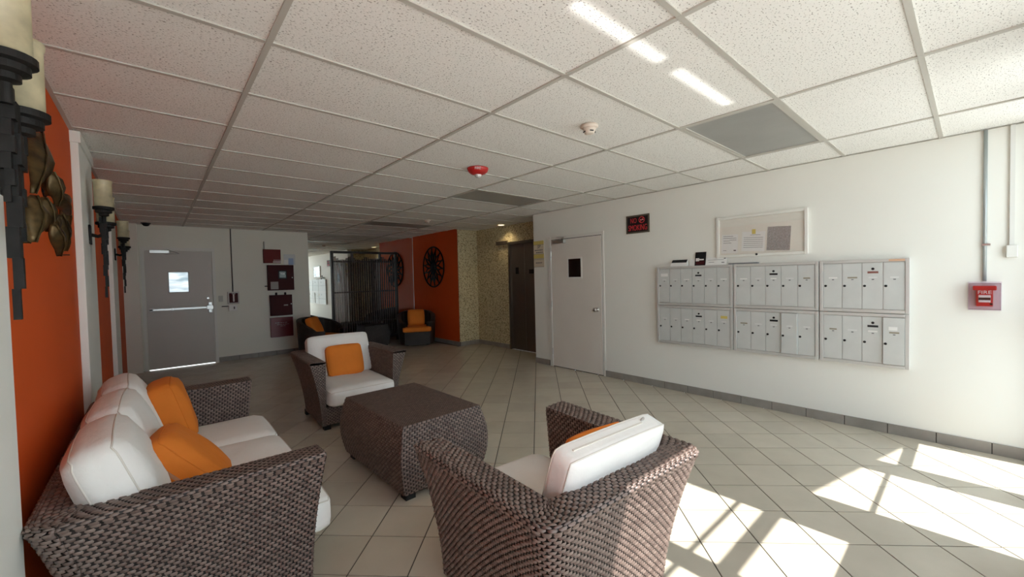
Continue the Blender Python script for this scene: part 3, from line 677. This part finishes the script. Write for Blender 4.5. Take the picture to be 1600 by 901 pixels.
def leaflet(name, m, y0, y1, h, x, tilt, label, cat, marks=()):
    y0, y1 = my_(y0), my_(y1); t = tag(empty(name, (x, (y0+y1)/2, ZT)), label, cat); hw = abs(y0-y1)/2
    MB().add([(0, -hw, 0), (0, hw, 0), (tilt, hw, h), (tilt, -hw, h), (.003, -hw, 0), (.003, hw, 0), (tilt+.003, hw, h), (tilt+.003, -hw, h)], [(0, 1, 2, 3), (7, 6, 5, 4), (0, 1, 5, 4), (1, 2, 6, 5), (2, 3, 7, 6), (3, 0, 4, 7)]).build('card', m, t)
    for (a, b2, c0, c1, mm) in marks:
        MB().add([(tilt*c0/h-.001, a, c0), (tilt*c0/h-.001, b2, c0), (tilt*c1/h-.001, b2, c1), (tilt*c1/h-.001, a, c1)], [(0, 1, 2, 3)]).build('print', mm, t)
leaflet('white_leaflet', PAPER, .235, .165, .075, XM+.02, .018, 'small plain white leaflet between the card box and the black flyer', 'leaflet')
leaflet('black_flyer', BLACK, .17, .045, .155, XM+.014, .03, 'black flyer standing on the mailboxes', 'flyer', ((-.04, .045, .06, .075, PAPER), (-.05, .05, .012, .05, MAROON), (.012, .052, .05, .085, PAPER)))
leaflet('white_envelope', PAPER, .045, -.185, .085, XM+.012, .03, 'long white printed envelope propped on the mailboxes under the notice board', 'envelope', ((-.08, .09, .055, .058, INK), (-.09, -.06, .022, .03, INK), (.02, .08, .03, .034, INK), (-.10, -.08, .066, .076, INK)))
t = tag(box('folded_paper', mat('dark_paper', (.16, .17, .19), .7), (XM+.004, XR-.004, my_(-.50), my_(-.21), ZT, ZT+.012)), 'thin dark folded paper lying on the mailboxes under the notice board', 'paper')

# ------------------------------------------------------------------ things on the right wall
nb = tag(empty('notice_board', (XR, -.522, 1.60)), 'white framed glass notice board above the mailboxes', 'notice board')
hy = .424; hz = .445
box('backing', mat('board_felt', (.76, .73, .66), .8), (-.012, 0, -hy+.02, hy-.02, .02, hz-.02), nb)
f = MB(); f.box(-.03, 0, -hy, -hy+.028, 0, hz); f.box(-.03, 0, hy-.028, hy, 0, hz); f.box(-.03, 0, -hy+.028, hy-.028, 0, .028); f.box(-.03, 0, -hy+.028, hy-.028, hz-.028, hz); f.build('frame', FRAMEW, nb, bevel=.003)
box('glass_door', GLASS, (-.024, -.022, -hy+.028, hy-.028, .028, hz-.028), nb)
MB().lathe([(.011, 0), (.011, -.006)], (-.03, .02, .02), 12, 'x').build('lock', BLACK, nb)
def notice(y0, y1, z0, z1, m, label, lines, rot=0):
    hy_, hz_ = (y0-y1)/2, (z1-z0)/2; t = tag(empty('notice_sheet', (XR-.0125, (y0+y1)/2, (z0+z1)/2)), label, 'notice', 'sheets in the notice board'); t.rotation_euler = (rot, 0, 0)
    box('sheet', m, (-.0016, 0, -hy_, hy_, -hz_, hz_), t)
    for (a, b2, zz, th) in lines: box('print', INK, (-.0024, -.0018, hy_-2*hy_*b2, hy_-2*hy_*a, hz_-2*hz_*zz-th, hz_-2*hz_*zz+th), t)
notice(-.15, -.315, 1.645, 1.85, PAPER, 'white sheet with faint grey text in the notice board', [(.08, .7, .1, .002), (.08, .9, .2, .002), (.5, .9, .3, .002), (.1, .5, .33, .002), (.1, .6, .45, .002), (.1, .3, .85, .002), (.75, .9, .85, .006)], math.radians(2))
notice(-.355, -.575, 1.655, 1.86, PAPER, 'white sheet with bold ruled lines in the notice board', [(.35, .8, .17, .0016)]+[(.08, .92, .3+.1*i, .0018) for i in range(6)], math.radians(3))
notice(-.595, -.80, 1.65, 1.89, PAPERG, 'dark grey printed sheet in the notice board', [], math.radians(3))
o = box('paper_tab', YELLOW, (XR-.016, XR-.0155, -.49, -.455, 1.835, 1.885)); tag(o, 'small yellow paper tab stuck above the ruled sheet', 'paper')

ns = tag(empty('no_smoking_sign', (XR, .90, 2.095)), 'black NO SMOKING sign with red letters above the door side', 'sign')
box('panel', BLACK, (-.006, 0, -.15, .15, -.10, .10), ns)
f = MB(); f.box(-.012, 0, -.168, -.15, -.118, .118); f.box(-.012, 0, .15, .168, -.118, .118); f.box(-.012, 0, -.15, .15, .10, .118); f.box(-.012, 0, -.15, .15, -.118, -.10); f.build('frame', mat('sign_frame', (.13, .12, .09), .45, .5), ns)
text('lettering', 'NO', .095, REDINK, ns, face_right(-.0075, .06, .045), width=.09); text('lettering', 'SMOKING', .105, REDINK, ns, face_right(-.0075, 0, -.05), width=.27)
MB().tube([(-.008, -.06+.038*math.cos(a), .05+.038*math.sin(a)) for a in np.linspace(0, 2*PI, 25)[:-1]], .005, 6, closed=True).build('symbol_ring', REDINK, ns)
MB().tube([(-.008, -.06+.026, .05-.027), (-.008, -.06-.026, .05+.027)], .004, 6).build('symbol_bar', REDINK, ns); box('symbol_cigarette', PAPER, (-.0085, -.0065, -.085, -.04, .047, .054), ns)

es = tag(empty('notice_plate', (XR, 2.73, 1.81)), 'yellow and cream notice plate on the narrow wall beside the door', 'sign')
box('plate', CREAM, (-.005, 0, -.118, .118, -.215, .215), es)
box('band', YELLOW, (-.0065, -.005, -.115, .115, .155, .213), es); box('band', YELLOW, (-.0065, -.005, -.115, .115, -.07, -.005), es)
for z in (.152, -.0, -.075, -.092, -.213): box('rule', INK, (-.0062, -.005, -.116, .116, z-.002, z+.002), es)
text('lettering', 'SP', .075, INK, es, face_right(-.0062, 0, .118), shear=.3)
for (a, b2, z) in ((-.09, .09, .063), (-.06, .07, .025), (-.07, .07, -.145)):
    x = a
    while x < b2:
        l = random.uniform(.02, .04); box('print', INK, (-.0062, -.005, max(-.1, -x-l), -x, z-.007, z+.007), es); x += l+.008

fp = tag(empty('fire_pull_station', (XR, -2.06, 1.21)), 'red fire pull station in a clear cover on the sunny white wall', 'fire alarm')
box('back_plate', mat('milky_plastic', (.66, .60, .62), .4), (-.006, 0, -.085, .085, -.11, .11), fp)
MB().add([(-.05, -.04, -.075), (-.05, .04, -.075), (-.006, .044, -.075), (-.006, -.044, -.075), (-.05, -.04, .048), (-.05, .04, .048), (-.006, .044, .048), (-.006, -.044, .048)], [(0, 1, 2, 3), (4, 5, 6, 7), (0, 1, 5, 4), (1, 2, 6, 5), (2, 3, 7, 6), (3, 0, 4, 7)]).build('body', RED, fp)
box('top_bar', RED, (-.055, -.006, -.06, .06, .046, .08), fp, bevel=.006)
text('lettering', 'FIRE', .036, PAPER, fp, face_right(-.0515, 0, .030), width=.068); box('handle', PAPER, (-.056, -.05, -.031, .031, -.045, .010), fp, bevel=.003); box('handle_slot', BLACK, (-.0575, -.056, -.03, .03, -.028, -.008), fp); box('key_lock', BLACK, (-.053, -.05, -.04, -.026, -.064, -.05), fp)
cv = MB(); cv.box(-.075, -.072, -.08, .08, -.1, .1); cv.box(-.072, -.008, -.08, -.077, -.1, .1); cv.box(-.072, -.008, .077, .08, -.1, .1); cv.box(-.072, -.008, -.077, .077, .097, .1); cv.box(-.072, -.008, -.077, .077, -.1, -.097); cv.build('clear_cover', CLEAR, fp)
cd_ = tag(empty('wall_conduit', (XR-.012, -2.06, 1.325)), 'grey metal conduit from the ceiling to the fire pull station', 'conduit')
MB().tube([(0, 0, 0), (0, 0, H-1.325)], .0105, 10).build('pipe', PVC, cd_, smooth=True); box('strap', STEEL, (-.013, .012, -.028, .018, .27, .285), cd_)
cd_ = tag(empty('cable_trunking', (XR, -2.19, 1.50)), 'thin white cable trunking with a box end beside the grey conduit', 'conduit')
box('channel', PVCW, (-.018, 0, -.012, .012, .09, H-1.5), cd_); box('end_box', PVCW, (-.035, 0, -.028, .028, 0, .09), cd_, bevel=.005)

# ------------------------------------------------------------------ things on the back wall
cdt = tag(empty('wall_conduit', (1.91, YB-.012, 1.29)), 'thin dark conduit from the ceiling to the small fire call point', 'conduit')
MB().tube([(0, 0, 0), (0, 0, H-1.29)], .009, 8).build('pipe', mat('dark_conduit', (.10, .095, .09), .5), cdt, smooth=True)
cp = tag(empty('fire_call_point', (1.915, YB, 1.175)), 'small red fire call point in a pale frame by the exit door', 'fire alarm')
box('frame', mat('pale_plastic', (.55, .52, .49), .4), (-.092, .092, -.03, 0, -.115, .115), cp, bevel=.006); box('face', MAROON, (-.068, .068, -.036, -.03, -.09, .09), cp); box('handle', PAPER, (-.012, .012, -.046, -.036, -.07, .07), cp)
text('lettering', 'FIRE', .03, PAPER, cp, face_back(0, -.0368, .077))
tag(box('light_switch', mat('switch_plastic', (.5, .49, .45), .5), (1.69, 1.755, YB-.01, YB, 1.115, 1.225), bevel=.003), 'small beige switch plate between the exit door and call point', 'switch')
kb = tag(empty('thermostat', (1.90, YB, .985)), 'small white control box under the fire call point', 'thermostat')
box('case', PAPER, (-.065, .065, -.03, 0, -.055, .055), kb, bevel=.006); box('display', INK, (.01, .03, -.032, -.03, -.02, .025), kb)
tag(box('cable_stub', BLACK, (1.73, 1.83, YB-.02, YB, 1.015, 1.03)), 'short black cable stub beside the small white control box', 'cable')
c1 = tag(empty('alarm_cabinet', (2.575, YB, 1.83)), 'faded red metal box at the top of the stack of alarm cabinets', 'cabinet', 'red alarm cabinets')
box('case', MAROON2, (-.15, .15, -.05, 0, 0, .27), c1, bevel=.004); box('label_strip', PAPER, (.01, .155, -.052, -.05, .012, .032), c1)
for i in range(5): box('print', PAPER, (.025+.026*i, .037+.026*i, -.0515, -.05, .045, .065), c1)
tag(MB().tube([(2.45, YB-.012, 2.10), (2.45, YB-.012, 2.25)], .012, 8).build('wall_conduit', mat('painted_pipe', (.45, .44, .40), .5)), 'short painted pipe stub above the faded red box', 'conduit')
c2 = tag(empty('alarm_cabinet', (2.71, YB, 1.29)), 'dark red alarm cabinet with a small display window', 'cabinet', 'red alarm cabinets')
box('case', MAROON, (-.23, .23, -.09, 0, 0, .50), c2, bevel=.004); box('display_frame', BLACK, (-.05, .10, -.096, -.09, .22, .39), c2); box('display', emit('display_glow', (.35, .45, .42), .10), (-.03, .08, -.098, -.096, .25, .37), c2)
box('display_figures', PAPER, (-.01, .06, -.0985, -.098, .315, .335), c2); box('instruction_card', mat('grey_card', (.34, .33, .32), .7), (-.19, -.055, -.0915, -.09, .02, .17), c2); box('lock', STEEL, (.19, .205, -.096, -.09, .24, .255), c2); box('side_cable', BLACK, (-.28, -.23, -.04, -.02, .075, .095), c2)
c3 = tag(empty('alarm_cabinet', (2.70, YB, .785)), 'plain dark red cabinet with a small name tag and two knobs on top', 'cabinet', 'red alarm cabinets')
box('case', MAROON, (-.195, .195, -.08, 0, 0, .41), c3, bevel=.004); box('name_tag', mat('grey_card', (.34, .33, .32), .7), (.04, .115, -.0815, -.08, .19, .215), c3); box('lock', STEEL, (.165, .18, -.086, -.08, .215, .23), c3)
for x in (-.08, .08): MB().lathe([(.02, 0), (.02, .04), (.012, .05)], (x, -.04, .41), 12).build('cable_gland', BLACK, c3)
c4 = tag(empty('alarm_cabinet', (2.70, YB, .36)), 'glossy red panel with white writing at the bottom of the cabinet stack', 'cabinet', 'red alarm cabinets')
box('case', mat('glossy_red_panel', (.15, .014, .022), .3, spec=.35), (-.2, .2, -.06, 0, 0, .385), c4, bevel=.004)
for (a, b2, z) in ((-.12, .10, .28), (-.09, .13, .245), (-.03, .06, .215)):
    x = a
    while x < b2:
        l = random.uniform(.02, .045); box('print', PAPERG, (x, min(b2, x+l), -.0612, -.06, z-.005, z+.005), c4); x += l+.01
pn = tag(empty('plastic_sleeve', (2.89, YB, 1.80)), 'clear plastic sleeve of blue and white papers beside the faded red box', 'notice')
box('sleeve', mat('sleeve', (.60, .62, .62), .3), (-.105, .105, -.006, 0, 0, .21), pn); box('paper', PAPER, (-.1, -.03, -.008, -.006, .0, .10), pn); box('paper', mat('blue_print', (.33, .42, .62), .6), (-.02, .07, -.008, -.006, .0, .13), pn)

# ------------------------------------------------------------------ ceiling devices
fa = tag(empty('fire_alarm_horn', (3.14, 1.09, H+.004)), 'round red FIRE strobe alarm on the ceiling', 'fire alarm')
MB().lathe([(.0, -.062), (.035, -.06), (.07, -.048), (.092, -.028), (.10, -.006), (.10, 0)], n=32).build('body', RED, fa, smooth=True)
MB().lathe([(.002, -.088), (.02, -.083), (.032, -.07), (.036, -.055)], n=20).build('strobe', mat('strobe_lens', (.75, .75, .75), .1, .4), fa, smooth=True)
dv = Vector((CAM.x-3.14, CAM.y-1.09, 0)).normalized(); sd2 = Vector((0, 0, 1)).cross(dv)*1.0; nrm = (dv*.9+Vector((0, 0, -.42))).normalized(); upv = nrm.cross(sd2).normalized()
pos = dv*.097+Vector((0, 0, -.021))
text('lettering', 'FIRE', .032, PAPER, fa, Matrix(((sd2.x, upv.x, nrm.x, pos.x), (sd2.y, upv.y, nrm.y, pos.y), (sd2.z, upv.z, nrm.z, pos.z), (0, 0, 0, 1))))
def detector(x, y, label):
    t = tag(empty('smoke_detector', (x, y, H+.004)), label, 'smoke detector', 'smoke detectors')
    MB().lathe([(.06, 0), (.06, -.012), (.048, -.02)][::-1], n=28).build('base', FLEX, t, smooth=True); MB().lathe([(.018, -.058), (.034, -.054), (.040, -.034), (.046, -.02)], n=28).build('head', FLEX, t, smooth=True)
    for i in range(4):
        a = PI/4+i*PI/2+.3; c_, s_ = math.cos(a), math.sin(a)
        MB().tube([(c_*.038-s_*.013, s_*.038+c_*.013, -.045), (c_*.039+s_*.013, s_*.039-c_*.013, -.045)], .004, 6).build('vent', BLACK, t)
detector(3.10, -.25, 'beige smoke detector on the ceiling near the mailbox wall'); detector(4.42, 4.30, 'small smoke detector on the ceiling near the dark panel and mirror')
dl = tag(empty('downlight', (5.95, 4.12, H+.001)), 'lit round recessed downlight in front of the lift', 'ceiling light')
MB().lathe([(.085, 0), (.085, -.008), (.068, -.008), (.066, 0)], n=28).build('trim_ring', FRAMEW, dl, smooth=True)
MB().lathe([(.064, .0), (.064, -.004)], n=28).build('lamp_face', emit('warm_lamp', (1, .80, .48), 3.5), dl)
ld = bpy.data.lights.new('downlight_lamp', 'SPOT'); ld.energy = 9; ld.color = (1, .78, .48); ld.spot_size = math.radians(130); ld.spot_blend = .7; ld.shadow_soft_size = .05
lo = bpy.data.objects.new('downlight_lamp', ld); COL.objects.link(lo); lo.parent = dl; lo.location = (0, 0, -.02)
cc = tag(empty('dome_camera', (.74, 6.98, H+.004)), 'small black dome camera on the ceiling by the exit door', 'camera')
MB().lathe([(.0, -.055), (.03, -.05), (.048, -.03), (.052, -.012)], n=20).build('dome', BLACK, cc, smooth=True); MB().lathe([(.065, -.012), (.065, 0)], n=20).build('base', BLACK, cc)

# ------------------------------------------------------------------ wall lights
def sconce(y, label):
    t = tag(empty('wall_sconce', (XL+.039, y, 1.82)), label, 'wall lamp', 'iron candle sconces on the pilasters')
    box('backplate', DARKMETAL, (0, .012, -.035, .035, -.07, .07), t, bevel=.004)
    MB().tube([(.012, 0, 0), (.045, 0, -.01), (.07, 0, .0)], .012, 8).build('bracket', DARKMETAL, t)
    s = MB()
    for q, (yy, zb_, zt_, w_) in enumerate(((-.035, .13, -.16, .018), (.0, .10, -.46, .020), (.055, .03, -.30, .016))):
        n = 7
        for i in range(n):
            a0 = zb_+(zt_-zb_)*i/n; a1 = zb_+(zt_-zb_)*(i+1)/n; ww = w_*(1-.75*i/n); dx = .006*(i % 2)
            s.box(.075-ww+dx, .075+ww+dx, yy-ww, yy+ww, a0, a1)
    s.build('stem', DARKMETAL, t)
    for yy, z0 in ((-.06, .13), (.075, .035)):
        MB().lathe([(.012, -.05), (.012, .0), (.028, .006), (.028, .022), (.045, .028), (.045, .045), (.058, .05), (.058, .068), (.05, .07)], (.085, yy, z0), 24).build('candle_cup', DARKMETAL, t)
        MB().lathe([(.049, .0), (.050, .17), (.054, .18), (.054, .19), (.046, .19), (.045, .01), (.01, .008)], (.085, yy, z0+.07), 28).build('glass_shade', ALAB, t, smooth=True)
    return t
sconce(-.36, 'black iron double candle sconce beside the bronze leaf art'); sconce(2.24, 'black iron double candle sconce on the middle pilaster'); sconce(4.72, 'black iron double candle sconce on the pilaster nearest the exit door')

# bronze leaves on the orange panel
la = tag(empty('leaf_wall_art', (XL, .85, 1.85)), 'bronze metal leaf cluster hung on the orange wall', 'wall art')
def onx(u, v, x):
    d = (RX*((u-800)/F_PX)-UP*((v-450.5)/F_PX)+FW); return CAM+d*((x-CAM.x)/d.x)
LV = [((66, 208), (54, 302), .17, .05), ((83, 268), (90, 322), .13, .06), ((48, 308), (44, 380), .16, .03), ((57, 305), (54, 378), .15, .07), ((72, 308), (77, 362), .13, .05), ((90, 300), (109, 336), .12, .06), ((80, 330), (86, 374), .12, .04), ((96, 335), (104, 392), .12, .05), ((86, 350), (94, 400), .11, .07), ((70, 270), (76, 306), .10, .03), ((100, 320), (106, 360), .10, .03)]
for (a, b_, w_, xo) in LV:
    A0, B0 = onx(*a, XL+xo+.04), onx(*b_, XL+xo+.04); ax = B0-A0; L = ax.length; ax.normalize(); sdv = (Vector((1, 0, 0)).cross(ax).normalized()*.75+Vector((.65, 0, 0))).normalized()
    n = 9; P = np.zeros((n, 5, 3))
    for i in range(n):
        q = i/(n-1); wd = w_*.25*math.sin(PI*q**.75)**1.3+.002
        for j in range(5):
            e_ = (j-2)/2; pt = A0+ax*(L*q)+sdv*(wd*e_)+Vector((1, 0, 0))*(.014*math.sin(PI*q)-.012*abs(e_)+.004*random.random()); P[i, j] = pt-Vector((XL, .85, 1.85))
    o = MB().grid(P).build('leaf', BRONZE, la, smooth=True); sm = o.modifiers.new('solid', 'SOLIDIFY'); sm.thickness = .0025
    MB().tube([tuple(Vector(P[i, 2])+Vector((.002, 0, 0))) for i in range(n)], .0025, 5).build('leaf_vein', BRONZE, o)
stem = [onx(u, v, XL+.02)-Vector((XL, .85, 1.85)) for u, v in ((66, 206), (62, 250), (68, 300), (78, 330), (90, 390))]
MB().tube(stem, .006, 6).build('stem', DARKMETAL, la)
f = [onx(u, v, XL+.012)-Vector((XL, .85, 1.85)) for u, v in ((52, 235), (60, 228), (70, 300), (95, 300), (92, 398), (108, 398))]
MB().tube(f, .004, 6).build('hanger_wire', DARKMETAL, la)
